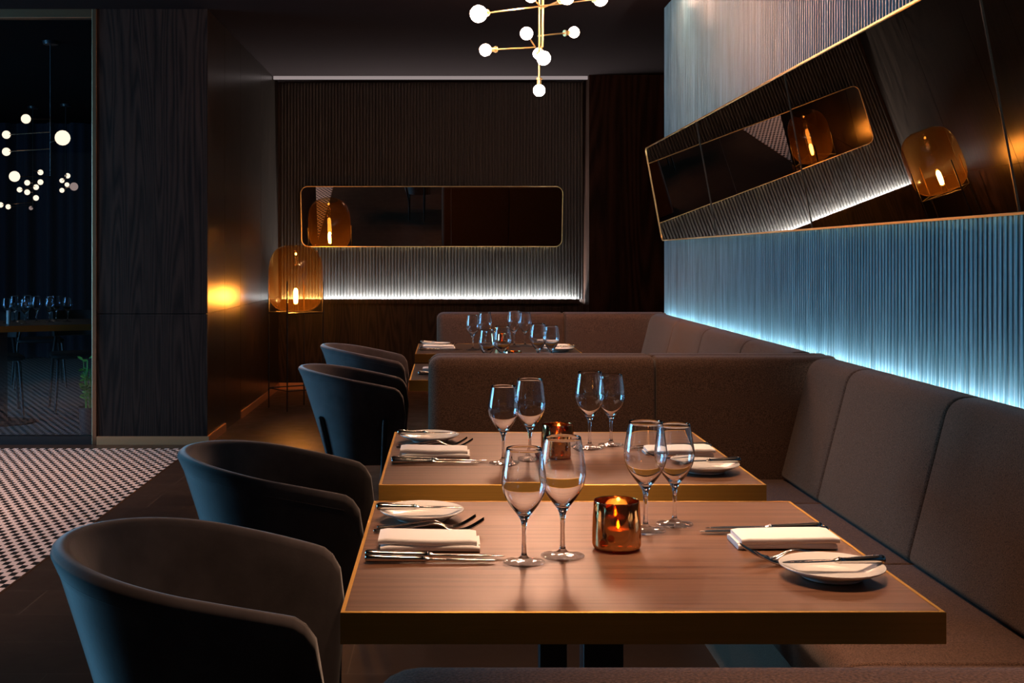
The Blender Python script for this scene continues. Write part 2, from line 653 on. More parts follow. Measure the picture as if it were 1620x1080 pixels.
# pillar block between window wall and corridor, with its panel joint
PX0, PX1, PY0 = -2.335, -1.60, 8.0
struct(MB().box(PX0, PX1, PY0, PY0 + 0.02, 0.873, CEIL).build('pillar_front_panel', 'black_wood', smooth=False))
struct(MB().box(PX0, PX1, PY0, PY0 + 0.02, 0.0, 0.868).build('pillar_lower_panel', 'black_wood', smooth=False))
struct(MB().box(PX0 + 0.01, PX1 - 0.012, PY0 + 0.02, BACKY + 0.2, 0, CEIL).build('pillar', 'black_wood', smooth=False))
side = MB()
for y0, y1 in ((8.022, 8.62), (8.625, 9.28), (9.285, 10.3), (10.305, BACKY)):
    side.box(PX1 - 0.012, PX1, y0, y1, 0.873, CEIL)
    side.box(PX1 - 0.012, PX1, y0, y1, 0.0, 0.868)
struct(side.build('wall_left', 'side_wood', smooth=False))
struct(MB().box(PX0, PX1 + 0.012, PY0 - 0.012, PY0, 0.0, 0.055).build('baseboard_front', 'skirting', smooth=False))
bl = MB().box(PX1, PX1 + 0.012, PY0, 8.62, 0.0, 0.055)
bl.box(PX1, PX1 + 0.012, 9.285, BACKY - 0.012, 0.0, 0.055)
struct(bl.build('baseboard_left', 'skirting', smooth=False))
# brass strip closing the mosaic
struct(MB().box(-1.668, -1.66, -1.0, 7.84, 0, 0.0015).build('trim_1', 'bronze', smooth=False))

# window wall to the private dining room
win = bare('window_1')
win.location = (0, 8.02, 0)
struct(win)
fr = MB()
fr.box(-2.367, -2.336, -0.03, 0.05, 0, CEIL)
fr.box(-6.0, -2.367, -0.03, 0.05, CEIL - 0.06, CEIL)
fr.box(-6.0, -5.95, -0.03, 0.05, 0.055, CEIL - 0.06)
fr.build('window_frame', 'bronze', win, smooth=False, bevel=0.003)
MB().box(-6.0, -2.3671, -0.03, 0.05, 0, 0.055).build('window_sill', 'black_metal', win, smooth=False)
MB().box(-5.95, -2.367, 0.0, 0.012, 0.055, CEIL - 0.06).build('window_pane', 'pane', win, smooth=False)
struct(MB().box(-9, 4, -3.1, -3.0, 0, CEIL).build('wall_rear', 'brown_plaster', smooth=False))
struct(MB().box(-9, -8.9, -3, 16, 0, CEIL).build('wall_left_far', 'black_wood', smooth=False))
struct(MB().box(-9, PX0, 15.0, 15.1, 0, CEIL).build('wall_front', 'black_wood', smooth=False))

# ------------------------------------------------------------------ banquettes
BX1 = 1.412
BTOP = 0.885
back_prof = round_poly([(1.195, 0.452), (1.305, BTOP), (BX1, BTOP), (BX1, 0.452)], [0.02, 0.075, 0.035, 0.0], 6)
seat_prof = round_poly([(0.765, 0.45), (BX1, 0.45), (BX1, 0.302), (0.785, 0.302)], [0.045, 0.0, 0.0, 0.03], 5)


def banquette(name_loc, cuts, label):
    y0 = cuts[0]
    t = empty('banquette', (1.1, y0, 0), label, 'banquette', 'wall banquettes')
    for a, b in zip(cuts[:-1], cuts[1:]):
        pr = [(p[0] - 1.1, p[1]) for p in back_prof]
        cushion(pr, a - y0 + 0.001, b - y0 - 0.001, 'y', 0.016, 0.016, 0.014, 0.014).build('back_cushion', 'wool', t, angle=70)
        pr = [(p[0] - 1.1, p[1]) for p in seat_prof]
        cushion(pr, a - y0 + 0.001, b - y0 - 0.001, 'y', 0.008, 0.008, 0.01, 0.01).build('seat_cushion', 'wool', t, angle=70)
    MB().box(0.83 - 1.1, BX1 - 1.1, 0.002, cuts[-1] - y0 - 0.002, 0.0, 0.30).build('plinth', 'wool', t, smooth=False)
    return t


banquette(0, [1.14, 1.59, 2.36, 3.13, 3.90, 4.325],
          'brown grey upholstered banquette along the right wall beside the two nearest tables')
banquette(0, [4.625, 5.30, 6.12, 6.90, 7.715],
          'brown grey upholstered banquette along the right wall behind the middle seat divider')


def divider(y0, label):
    """Upholstered double-sided seat divider running out from the wall."""
    t = empty('seat_divider', (0.0, y0, 0), label, 'seat divider', 'upholstered seat dividers')
    fp = round_poly([(0.0, 0.01), (0.0 + 0.022, BTOP), (0.146, BTOP), (0.146, 0.01)], [0.01, 0.05, 0.022, 0.0], 6)
    rp = round_poly([(0.150, 0.01), (0.150, BTOP), (0.270, BTOP), (0.292, 0.01)], [0.0, 0.022, 0.05, 0.01], 6)
    for pr in (fp, rp):
        cushion(pr, -0.07, 0.754, 'x', 0.040, 0.016, 0.045, 0.014).build('back_cushion', 'wool', t, angle=70)
        cushion(pr, 0.757, BX1, 'x', 0.016, 0.0, 0.014, 0.001).build('back_cushion', 'wool', t, angle=70)
    return t


divider(0.835, 'brown grey seat divider cut off by the bottom edge of the picture')
divider(4.33, 'brown grey seat divider standing right behind the second table with candle')
divider(7.72, 'brown grey seat divider farthest back, under the long dark mirror')

# ------------------------------------------------------------------ tables
TH = 0.75


def table(x0, x1, y0, y1, label, top='table_wood'):
    cx, cy = (x0 + x1) / 2, (y0 + y1) / 2
    w, d = (x1 - x0) / 2, (y1 - y0) / 2
    t = empty('dining_table', (cx, cy, 0), label, 'table', 'square dining tables')
    e = 0.006
    MB().box(-w + e, w - e, -d + e, d - e, TH - 0.040, TH - 0.0006).build('tabletop', top, t, smooth=False)
    b = MB()
    rings = []
    for (o, z) in ((0, TH - 0.045), (0, TH - 0.0008), (0.0008, TH), (e, TH), (e, TH - 0.045)):
        rings.append([(-w + o, -d + o, z), (w - o, -d + o, z), (w - o, d - o, z), (-w + o, d - o, z)])
    rings.append(rings[0])
    b.rings(rings, True, False)
    b.build('edge_band', 'brass', t, smooth=False)
    pc = -0.01
    p = MB().box(pc - 0.034, pc + 0.034, -0.034, 0.034, 0.012, TH - 0.052)
    p.build('pedestal', 'black_metal', t, smooth=False, bevel=0.003)
    MB().box(pc - 0.15, pc + 0.15, -0.15, 0.15, TH - 0.052, TH - 0.0402).build('top_plate', 'black_metal', t, smooth=False)
    MB().box(pc - 0.20, pc + 0.20, -0.20, 0.20, 0.0, 0.012).build('base_plate', 'black_metal', t, smooth=False, bevel=0.003)
    return t


table(-0.151, 0.702, 1.69, 2.46, 'nearest taupe wood table with brass edge, front of the picture')
table(-0.151, 0.700, 2.635, 3.43, 'second taupe wood table with brass edge, in front of the middle seat divider')
table(-0.156, 0.70, 4.87, 5.62, 'shade-darkened table with brass edge mostly hidden behind the middle seat divider', 'shaded_table_wood')
table(-0.168, 0.70, 6.18, 6.92, 'farthest shade-darkened table with brass edge, in front of the rear seat divider', 'shaded_table_wood')


# ------------------------------------------------------------------ tub chairs
def tub_chair():
    t = bare('tub_chair')
    ZB = 0.375

    def u_curve(n):
        """(x, y, nx, ny) round the U from near arm end, by the back, to far arm end (unit outer rim plan)."""
        pts = []
        R = 0.265
        xs = 0.225
        L = xs
        arc = PI * R
        tot = 2 * L + arc
        for i in range(n + 1):
            s = tot * i / n
            if s < L:
                pts.append((xs - s, -R))
            elif s < L + arc:
                a = (s - L) / R
                pts.append((-R * math.sin(a), -R * math.cos(a)))
            else:
                pts.append((s - L - arc, R))
        return pts
    NS = 72
    base = u_curve(NS)

    def outer(x, y, v):
        """Plan point at height fraction v (0 foot of the shell, 1 rim)."""
        k = v ** 1.08
        if x < 0:
            xx = x * (0.53 + 0.47 * k)
        else:
            xx = x * (0.86 + 0.14 * k)
        yy = y * (0.77 + 0.23 * k)
        if x > 0:
            yy *= 1 - 0.10 * (x / 0.225) ** 2
        return xx, yy

    def rim(x):
        u = x + 0.265
        return 0.778 - 0.13 * u - 0.10 * u * u

    def zt(i):
        x, y = base[i]
        z = rim(x)
        s = min(i, NS - i) / NS * (2 * 0.225 + PI * 0.265)
        if s < 0.06:
            k = 1 - s / 0.06
            z -= 0.10 * (1 - math.sqrt(max(0, 1 - k * k)))
        return z
    TK = 0.034
    rings = []
    stitch = []
    for i in range(NS + 1):
        x, y = base[i]
        top = zt(i)
        # inward normal of plan
        a, b = base[max(i - 1, 0)], base[min(i + 1, NS)]
        tx, ty = b[0] - a[0], b[1] - a[1]
        l = math.hypot(tx, ty)
        nx, ny = ty / l, -tx / l
        if nx * (0.0 - x) + ny * (0.0 - y) < 0 and x < 0.02:
            nx, ny = -nx, -ny
        if x >= 0.02:
            nx, ny = 0.0, (-1 if y > 0 else 1)
        s = min(i, NS - i) / NS * (2 * 0.225 + PI * 0.265)
        endk = min(1.0, s / 0.02)
        tk = TK * (0.35 + 0.65 * math.sqrt(max(0.0, 1 - (1 - endk) ** 2)))
        off = (TK - tk) / 2
        ring = []
        for v in (0.0, 0.12, 0.25, 0.4, 0.55, 0.7, 0.82, 0.92):
            z = ZB + (top - 0.014 - ZB) * v
            vv = (z - ZB) / (0.778 - ZB)
            xx, yy = outer(x, y, vv)
            ring.append((xx + nx * off, yy + ny * off, z))
        vv = (top - ZB) / (0.778 - ZB)
        xx, yy = outer(x, y, vv)
        for k in range(7):
            an = PI * k / 6
            o = off + tk / 2 - tk / 2 * math.cos(an)
            ring.append((xx + nx * o, yy + ny * o, top - 0.014 + 0.014 * math.sin(an)))
        for v in (0.92, 0.8, 0.65, 0.5, 0.3, 0.15, 0.0):
            z = 0.40 + (top - 0.014 - 0.40) * v
            vv = (z - ZB) / (0.778 - ZB)
            x2, y2 = outer(x, y, vv)
            o = off + tk + 0.012 * (1 - v)
            ring.append((x2 + nx * o, y2 + ny * o, z))
        rings.append(ring)
        if 3 <= i <= NS - 3:
            z = top - 0.034
            vv = (z - ZB) / (0.778 - ZB)
            x3, y3 = outer(x, y, vv)
            stitch.append((x3 - nx * 0.0004 + nx * off, y3 - ny * 0.0004 + ny * off, z))
    MB().rings(rings).build('shell', 'velvet', t, angle=80)
    MB().tube(stitch, 0.0014, 6).build('piping', 'velvet', t)
    # seat pad: inner plan filled and crowned
    pl = []
    for i in range(0, NS + 1, 3):
        x, y = base[i]
        xx, yy = outer(x, y, 0.25)
        r = math.hypot(xx, yy)
        pl.append((xx * (1 - 0.058 / max(r, 0.1)), yy * (1 - 0.058 / max(r, 0.1))))
    seat = []
    for k, z in ((0.0, 0.37), (0.97, 0.37), (1.0, 0.385), (1.0, 0.44), (0.98, 0.462), (0.93, 0.472), (0.6, 0.482), (0.0, 0.486)):
        k = max(k, 0.02)
        seat.append([(0.02 + (p[0] - 0.02) * k, p[1] * k, z) for p in pl])
    MB().rings(seat).build('seat', 'velvet', t, angle=60)
    for sy in (-1, 1):
        for kind in ('rear', 'front'):
            if kind == 'rear':
                a = math.radians(42)
                bx, by = -0.265 * math.cos(a), sy * 0.265 * math.sin(a)
            else:
                bx, by = 0.13, sy * 0.265
            r = math.hypot(bx, by)
            pts = []
            for z in (0.575, 0.57, 0.55, 0.50, 0.44, ZB + 0.005):
                vv = (z - ZB) / (0.778 - ZB)
                xx, yy = outer(bx, by, vv)
                pts.append((xx + bx / r * 0.008, yy + by / r * 0.008, z))
            dx = (pts[-1][0] - pts[-3][0]) / (pts[-3][2] - pts[-1][2])
            dy = (pts[-1][1] - pts[-3][1]) / (pts[-3][2] - pts[-1][2])
            e = pts[-1]
            pts.append((e[0] + dx * 0.1, e[1] + dy * 0.1, e[2] - 0.12))
            pts.append((e[0] + dx * 0.1, e[1] + dy * 0.1, 0.0))
            MB().tube(pts, [0.004, 0.010, 0.012, 0.012, 0.012, 0.012, 0.0115, 0.009], 10).build('leg', 'black_metal', t)
    return t


CH = 'charcoal velvet tub chairs'
place('tub', tub_chair, (-0.400, 2.05, 0), 'charcoal velvet tub chair at the nearest table, lower left', 'chair', CH)
place('tub', tub_chair, (-0.402, 2.99, 0), 'charcoal velvet tub chair at the second table, directly behind the nearest chair', 'chair', CH)
place('tub', tub_chair, (-0.385, 5.24, 0), 'charcoal velvet tub chair with visible black leg, third from the front', 'chair', CH)
place('tub', tub_chair, (-0.425, 6.52, 0), 'charcoal velvet tub chair farthest back, partly hidden behind the third', 'chair', CH)


# ------------------------------------------------------------------ tableware
def wine_glass_maker(sx, sz, name='wine_glass'):
    def make():
        outp = [(0.0, 0.0), (0.034, 0.0), (0.0368, 0.0012), (0.0362, 0.0026), (0.030, 0.0038), (0.020, 0.0056), (0.010, 0.0086),
                (0.0052, 0.014), (0.0040, 0.024), (0.0036, 0.042), (0.0040, 0.060), (0.0055, 0.071), (0.0095, 0.080),
                (0.0165, 0.0895), (0.0245, 0.100), (0.0325, 0.1135), (0.0372, 0.1255), (0.0392, 0.1375), (0.0390, 0.148),
                (0.0370, 0.163), (0.0340, 0.181), (0.0306, 0.1995)]
        inp = [(0.0298, 0.1995), (0.0331, 0.181), (0.0361, 0.163), (0.0381, 0.148), (0.0383, 0.1375), (0.0362, 0.126),
               (0.0314, 0.1145), (0.0230, 0.102), (0.0140, 0.0925), (0.0065, 0.0865), (0.0, 0.0850)]
        po = [outp[0]] + catmull(outp[1:], 3)
        pi = catmull(inp, 3)
        prof = [(r * sx, z * sz) for r, z in po] + [(0.0302 * sx, 0.2000 * sz)] + [(max(r, 0) * sx, z * sz) for r, z in pi]
        prof[-1] = (0.0, prof[-1][1])
        o = MB().lathe(prof, 40).build(name, 'glass', None, angle=75)
        o.data.materials.append(MAT['foot_glass'])
        for p in o.data.polygons:
            if max(o.data.vertices[i].co.z for i in p.vertices) < 0.0088 * sz:
                p.material_index = 1
        return o
    return make


def plate():
    prof = [(0.0, 0.0), (0.044, 0.0), (0.047, 0.001), (0.050, 0.0045), (0.062, 0.0095), (0.074, 0.0150), (0.0795, 0.0180),
            (0.0803, 0.0192), (0.0796, 0.0202), (0.074, 0.0182), (0.062, 0.0130), (0.052, 0.0088), (0.044, 0.0072), (0.0, 0.0068)]
    return MB().lathe([prof[0]] + catmull(prof[1:-1], 3) + [prof[-1]], 56).build('side_plate', 'china', None, angle=60)


def loft_sections(secs, n=12):
    """secs: (s, zc, halfwidth_y, halfthick_z); elliptic tube along +x."""
    rings = []
    for s, zc, hw, ht in secs:
        rings.append([(s, hw * math.cos(2 * PI * k / n), zc + ht * math.sin(2 * PI * k / n)) for k in range(n)])
    return MB().rings(rings)


def fork(size=1.0):
    """Handle at x = 0, tines pointing to +x and curving up."""
    h = catmull([(0.000, 0.0032, 0.0030, 0.0018), (0.003, 0.0032, 0.0062, 0.0026), (0.020, 0.0036, 0.0066, 0.0026), (0.050, 0.0070, 0.0048, 0.0022),
                 (0.085, 0.0125, 0.0034, 0.0021), (0.108, 0.0155, 0.0031, 0.0021), (0.122, 0.0135, 0.0036, 0.0020), (0.134, 0.0080, 0.0068, 0.0017),
                 (0.146, 0.0035, 0.0110, 0.0014), (0.154, 0.0027, 0.0120, 0.0012), (0.158, 0.0030, 0.0120, 0.0010)], 4)
    m = loft_sections(h)
    for k in range(4):
        y0 = -0.0098 + k * 0.00653
        pts = catmull([(0.154, y0, 0.0029), (0.166, y0, 0.0052), (0.180, y0 * 0.98, 0.0115), (0.194, y0 * 0.96, 0.0200), (0.2005, y0 * 0.95, 0.0250)], 4)
        m.tube(pts, [0.0018] * (len(pts) - 5) + [0.0017, 0.0016, 0.0014, 0.0011, 0.0006], 8)
    m.v = [(p[0] * size, p[1] * size, p[2] * size) for p in m.v]
    return m.build('fork', 'steel', None, angle=60)


def knife_maker(L, name, zoff=0.0):
    def make():
        t = bare(name)
        hl = L * 0.46
        h = catmull([(0.0, 0.0072, 0.0030, 0.0030), (0.002, 0.0072, 0.0068, 0.0062), (0.010, 0.0072, 0.0084, 0.0070), (0.030, 0.0066, 0.0076, 0.0062),
                     (hl * 0.72, 0.0058, 0.0060, 0.0050), (hl * 0.93, 0.0056, 0.0056, 0.0048), (hl * 0.97, 0.0058, 0.0072, 0.0056), (hl, 0.0056, 0.0056, 0.0044), (hl + 0.006, 0.0054, 0.0050, 0.0030)], 4)
        loft_sections(h, 14).build('handle', 'steel', t, angle=60)
        bl = catmull([(hl + 0.004, 0.0054, 0.0050, 0.0018), (hl + 0.02, 0.0054, 0.0078, 0.0014), (L * 0.75, 0.0050, 0.0092, 0.0011),
                      (L * 0.9, 0.0044, 0.0082, 0.0009), (L * 0.975, 0.0038, 0.0046, 0.0007), (L, 0.0034, 0.0008, 0.0005)], 4)
        loft_sections(bl, 10).build('blade', 'steel', t, angle=60)
        return t
    return make


def napkin():
    """Folded linen: two soft stacked folds, the fold edge toward -y."""
    m = MB()
    for z0, th, x0, x1, yf, yb, bulge in ((0.0, 0.0105, -0.083, 0.086, -0.042, 0.042, 0.0), (0.0105, 0.011, -0.087, 0.081, -0.037, 0.0445, 0.005)):
        rings = []
        for k in range(15):
            s = k / 14
            x = x0 + (x1 - x0) * s
            e = min(s, 1 - s)
            sh = 1.0 if e > 0.04 else 0.80 + 0.20 * math.sqrt(e / 0.04)
            f = yf - bulge * math.sin(PI * s) ** 1.5
            zz = z0 + 0.0012 * math.sin(3.1 * s + z0 * 200)
            h = th * sh
            prof = round_poly([(f, zz), (f, zz + h), (yb, zz + h), (yb, zz)], [h * 0.48, h * 0.48, h * 0.46, h * 0.46], 5)
            rings.append([(x, p[0], max(p[1], 0.0)) for p in prof])
        m.rings(rings)
    for k in range(3):
        m.box(0.0835, 0.0865, -0.030, 0.036, 0.003 + k * 0.003, 0.0045 + k * 0.003)
    return m.build('napkin', 'linen', None, angle=50)


def candle_holder():
    t = bare('candle_holder')
    po = [(0.0, 0.0), (0.034, 0.0), (0.0385, 0.002), (0.0412, 0.007), (0.0416, 0.014), (0.0410, 0.040), (0.0398, 0.066), (0.0388, 0.0810), (0.0384, 0.0826)]
    pi = [(0.0374, 0.0826), (0.0372, 0.0805), (0.0380, 0.066), (0.0391, 0.040), (0.0396, 0.026), (0.036, 0.019), (0.0, 0.018)]
    MB().lathe([po[0]] + catmull(po[1:], 3) + catmull(pi, 3), 48).build('glass_cup', 'mercury', t, angle=70)
    return t


def tealight():
    t = bare('tealight')
    MB().lathe([(0, 0), (0.0190, 0), (0.0190, 0.016), (0.0184, 0.016), (0.0184, 0.001), (0, 0.001)], 32).build('tin_cup', 'tin', t)
    MB().lathe([(0, 0.0012), (0.0182, 0.0012), (0.0182, 0.0135), (0.012, 0.0128), (0, 0.0125)], 32).build('wax', 'wax', t)
    MB().tube([(0, 0, 0.0125), (0.0005, 0, 0.018)], 0.0006, 6).build('wick', 'wick', t)
    MB().lathe([(0, 0.016), (0.0018, 0.0172), (0.0027, 0.0200), (0.0022, 0.0240), (0.0010, 0.0285), (0, 0.0315)], 16).build('flame', 'flame', t)
    return t


def setting(tag_, x_edge, yc, dirn, k=1.0, dx=0.0, parts='full'):
    """Place setting: dirn +1 faces +x (left diner), -1 faces -x. yc = centre of the setting."""
    z = TH + 0.0002
    rz = 0.0 if dirn > 0 else PI

    def pos(along, across):
        return (x_edge + dirn * along + dx, yc + dirn * across * k, z)
    G = ' ' + tag_
    if 'p' in parts or parts == 'full':
        place('plate', plate, pos(0.102, 0.213), 'white side plate with a butter knife on it' + G, 'plate', 'side plates')
        p = pos(0.016, 0.205)
        place('bknife', knife_maker(0.163, 'butter_knife'), (p[0], p[1], TH + 0.0190), 'small steel butter knife resting across the side plate' + G, 'knife', 'butter knives', rz + 0.04)
    if 'f' in parts or parts == 'full':
        place('fork2', lambda: fork(0.91), pos(0.021, 0.136), 'smaller steel fork nearer the side plate' + G, 'fork', 'forks', rz + 0.03)
        place('fork', fork, pos(0.017, 0.106), 'larger steel fork beside the folded napkin' + G, 'fork', 'forks', rz - 0.01)
    place('napkin', napkin, pos(0.120, -0.002), 'folded white linen napkin' + G, 'napkin', 'folded napkins', rz)
    place('knife', knife_maker(0.232, 'table_knife'), pos(0.014, -0.082), 'steel knife next to the napkin' + G, 'knife', 'table knives', rz)
    place('knife2', knife_maker(0.214, 'table_knife'), pos(0.016, -0.110), 'outermost steel knife' + G, 'knife', 'table knives', rz)


setting('at the left of the nearest table', -0.151, 2.075, 1)
setting('at the right of the nearest table', 0.702, 2.088, -1)
setting('at the left of the second table', -0.151, 3.02, 1, 1.10)
setting('at the right of the second table', 0.700, 3.03, -1, 1.10)
setting('at the left of the half-hidden third table', -0.140, 5.19, 1, 1.0, 0, 'nk')
setting('at the left of the farthest table', -0.166, 6.52, 1, 0.95)
setting('at the right of the farthest table', 0.69, 6.55, -1, 0.95)

big = wine_glass_maker(1.0, 1.0)
small = wine_glass_maker(0.94, 0.94)
WG = 'wine glasses on the tables'
Z = TH + 0.0002
for tname, ox, oy, ks in (('the nearest table', 0.0, 0.0, 1.0), ('the second table', 0.010, 0.945, 1.0),
                          ('the third table, seen above the middle divider', 0.045, 3.19, 1.0), ('the farthest table', 0.010, 4.48, 1.0)):
    place('wg_s', small, (0.125 + ox, 1.963 + oy, Z), 'smaller wine glass of the left pair on ' + tname, 'wine glass', WG, 0.3)
    place('wg_b', big, (0.192 + ox, 2.004 + oy, Z), 'larger wine glass of the left pair on ' + tname, 'wine glass', WG, 1.1)
    place('wg_b', big, (0.361 + ox, 2.190 + oy, Z), 'larger wine glass of the right pair on ' + tname, 'wine glass', WG, 2.0)
    place('wg_s', small, (0.424 + ox, 2.243 + oy, Z), 'smaller wine glass of the right pair on ' + tname, 'wine glass', WG, 0.7)

for tname, x, y in (('the nearest table', 0.290, 2.060), ('the second table', 0.275, 3.00), ('the half-hidden third table', 0.290, 5.31),
                    ('the farthest table', 0.295, 6.54)):
    place('holder', candle_holder, (x, y, Z), 'amber gold mercury glass candle holder on ' + tname, 'candle holder', 'candle holders', 0.6 + y)
    place('tea', tealight, (x + 0.002, y - 0.003, Z + 0.0184), 'lit white tealight inside the amber holder on ' + tname, 'candle', 'tealights')


# ------------------------------------------------------------------ mirrors
def mirror_outline(w0, w1, h, r0, r1, seg=8):
    """Rounded rectangle (u, v) counter-clockwise; r0 radius at low-u corners, r1 at high-u corners."""
    out = []
    for cu, cv, r, a0 in ((w1 - r1, r1, r1, -PI / 2), (w1 - r1, h - r1, r1, 0), (w0 + r0, h - r0, r0, PI / 2), (w0 + r0, r0, r0, PI)):
        for k in range(seg + 1):
            a = a0 + PI / 2 * k / seg
            out.append((cu + r * math.cos(a), cv + r * math.sin(a)))
    return out


def mirror(name, loc, rot, cuts, h, r, label, jig):
    """Leaning framed mirror. Local u = x, v = z, faces -y."""
    t = empty(name, loc, label, 'mirror', 'leaning wall mirrors')
    t.rotation_euler = rot
    w0, w1 = cuts[0], cuts[-1]
    o1 = mirror_outline(w0, w1, h, r, r)
    o2 = mirror_outline(w0 + 0.006, w1 - 0.006, h, r - 0.006, r - 0.006)
    o2 = [(u, 0.006 + v * (h - 0.012) / h) for u, v in o2]
    fr = MB()
    rr = [[(u, -0.018, v) for u, v in o1], [(u, 0.006, v) for u, v in o1], [(u, 0.006, v) for u, v in o2], [(u, -0.018, v) for u, v in o2]]
    rr.append(rr[0])
    fr.rings(rr, True, False)
    fr.build('mirror_frame', 'brass_bright', t, angle=30)
    for i, (a, b) in enumerate(zip(cuts[:-1], cuts[1:])):
        pts = []
        for u, v in o2:
            pts.append((min(max(u, a + 0.0025), b - 0.0025), v))
        n = []
        for p in pts:
            if not n or (abs(p[0] - n[-1][0]) + abs(p[1] - n[-1][1])) > 1e-6:
                n.append(p)
        if abs(n[0][0] - n[-1][0]) + abs(n[0][1] - n[-1][1]) < 1e-6:
            n.pop()
        j1, j2 = jig[i]
        cu = (a + b) / 2
        front = [(u, -0.012 + j1 * (u - cu) + j2 * (v - h / 2), v) for u, v in n]
        back = [(u, 0.004, v) for u, v in n]
        MB().rings([front, back]).build('mirror_panel', 'mirror', t, smooth=False)
        if i:
            MB().box(a - 0.0022, a + 0.0022, -0.0150, 0.004, 0.007, h - 0.007).build('joint_strip', 'steel', t, smooth=False)
    return t


TILT = math.radians(10.4)
# right wall: local x runs toward the camera (-Y), so local -y faces -X
RM = [0.0, 1.61, 3.27, 4.96, 6.6]
mirror('wall_mirror', (1.432, 7.94, 1.357), (TILT, 0, -PI / 2), RM, 0.622, 0.05,
       'long brass framed dark mirror leaning from the blue reeded wall', [(0.0015, 0.0), (-0.001, 0.001), (0.0005, 0.0), (0.0, 0.0)])
mirror('wall_mirror', (-1.375, BACKY - 0.03, 1.345), (TILT, 0, 0), [0.0, 1.41, 2.455], 0.575, 0.07,
       'brass framed dark mirror leaning from the back wall above the light line', [(0.0, 0.0), (0.0, 0.0)])

# ------------------------------------------------------------------ light lines
t = MB().box(-1.56, 1.225, BACKY - 0.060, BACKY - 0.030, STRIPZ - 0.020, STRIPZ - 0.012).build('led_strip', 'led_back', None, smooth=False)
tag(t, 'white glowing light strip along the bottom of the reeded back wall', 'light strip', 'light strips')
_t2 = MB().box(-1.57, 1.24, BACKY - 0.064, BACKY, STRIPZ - 0.040, STRIPZ - 0.021)
_t2.box(-1.57, 1.24, BACKY - 0.070, BACKY - 0.064, STRIPZ - 0.040, STRIPZ + 0.003)  # front lip added to keep strip glare off the side wall
struct(_t2.build('trim_2', 'black_wood', None, smooth=False))
t = MB().box(1.418, 1.432, 1.0, 7.90, 0.822, 0.832).build('led_strip', 'led', None, smooth=False)
tag(t, 'white glowing light strip behind the banquette along the right wall', 'light strip', 'light strips')
struct(MB().box(1.412, 1.4375, 0.95, 7.95, 0.806, 0.8215).build('trim_3', 'black_wood', None, smooth=False))
t = MB().box(-1.59, 1.28, 10.965, 10.99, CEIL - 0.030, CEIL - 0.0005).build('cove_light', 'led_cove', None, smooth=False)
tag(t, 'thin pale light line across the ceiling near the back wall', 'light strip', 'light strips')


# ------------------------------------------------------------------ floor lamp
def floor_lamp():
    t = bare('floor_lamp')
    prof = [(0.0, 0.800), (0.06, 0.800), (0.110, 0.806), (0.160, 0.826), (0.198, 0.864), (0.218, 0.920), (0.2245, 0.990), (0.2245, 1.09), (0.2200, 1.175), (0.203, 1.248),
            (0.170, 1.302), (0.130, 1.330), (0.104, 1.339), (0.100, 1.345)]
    MB().lathe([prof[0]] + catmull(prof[1:], 4), 48).build('glass_shade', 'amber', t, angle=80)
    for k in range(4):
        a = math.radians(-100 + 90 * k)
        c, s = math.cos(a) * 0.232, math.sin(a) * 0.232
        MB().tube([(c, s, 0.0), (c, s, 1.05)], 0.006, 10).build('leg', 'black_metal', t)
    fr = MB()
    lowr = MB()
    cs = [(math.cos(math.radians(-100 + 90 * k)) * 0.232, math.sin(math.radians(-100 + 90 * k)) * 0.232) for k in range(4)]
    for z in (0.165, 0.792):
        for k in range(4):
            a, b = cs[k], cs[(k + 1) % 4]
            (fr if z > 0.5 else lowr).tube([(a[0], a[1], z), (b[0], b[1], z)], 0.005, 8)
    fr.tube([(cs[0][0], cs[0][1], 0.792), (cs[2][0], cs[2][1], 0.792)], 0.005, 8)
    fr.tube([(cs[1][0], cs[1][1], 0.792), (cs[3][0], cs[3][1], 0.792)], 0.005, 8)
    fr.build('frame', 'black_metal', t)
    lowr.build('stretcher', 'black_metal', t)
    MB().lathe([(0, 0.802), (0.022, 0.802), (0.022, 0.858), (0.016, 0.864), (0, 0.864)], 20).build('socket', 'black_metal', t)
    b = MB().lathe([(0, 0.864), (0.013, 0.868), (0.017, 0.885), (0.019, 0.92), (0.0175, 0.965), (0.010, 0.985), (0, 0.99)], 20)
    b.build('bulb', 'filament', t)
    return t


place('flamp', floor_lamp, (-1.252, 9.91, 0), 'floor lamp with large amber glass shade on thin black legs in the corner', 'lamp')


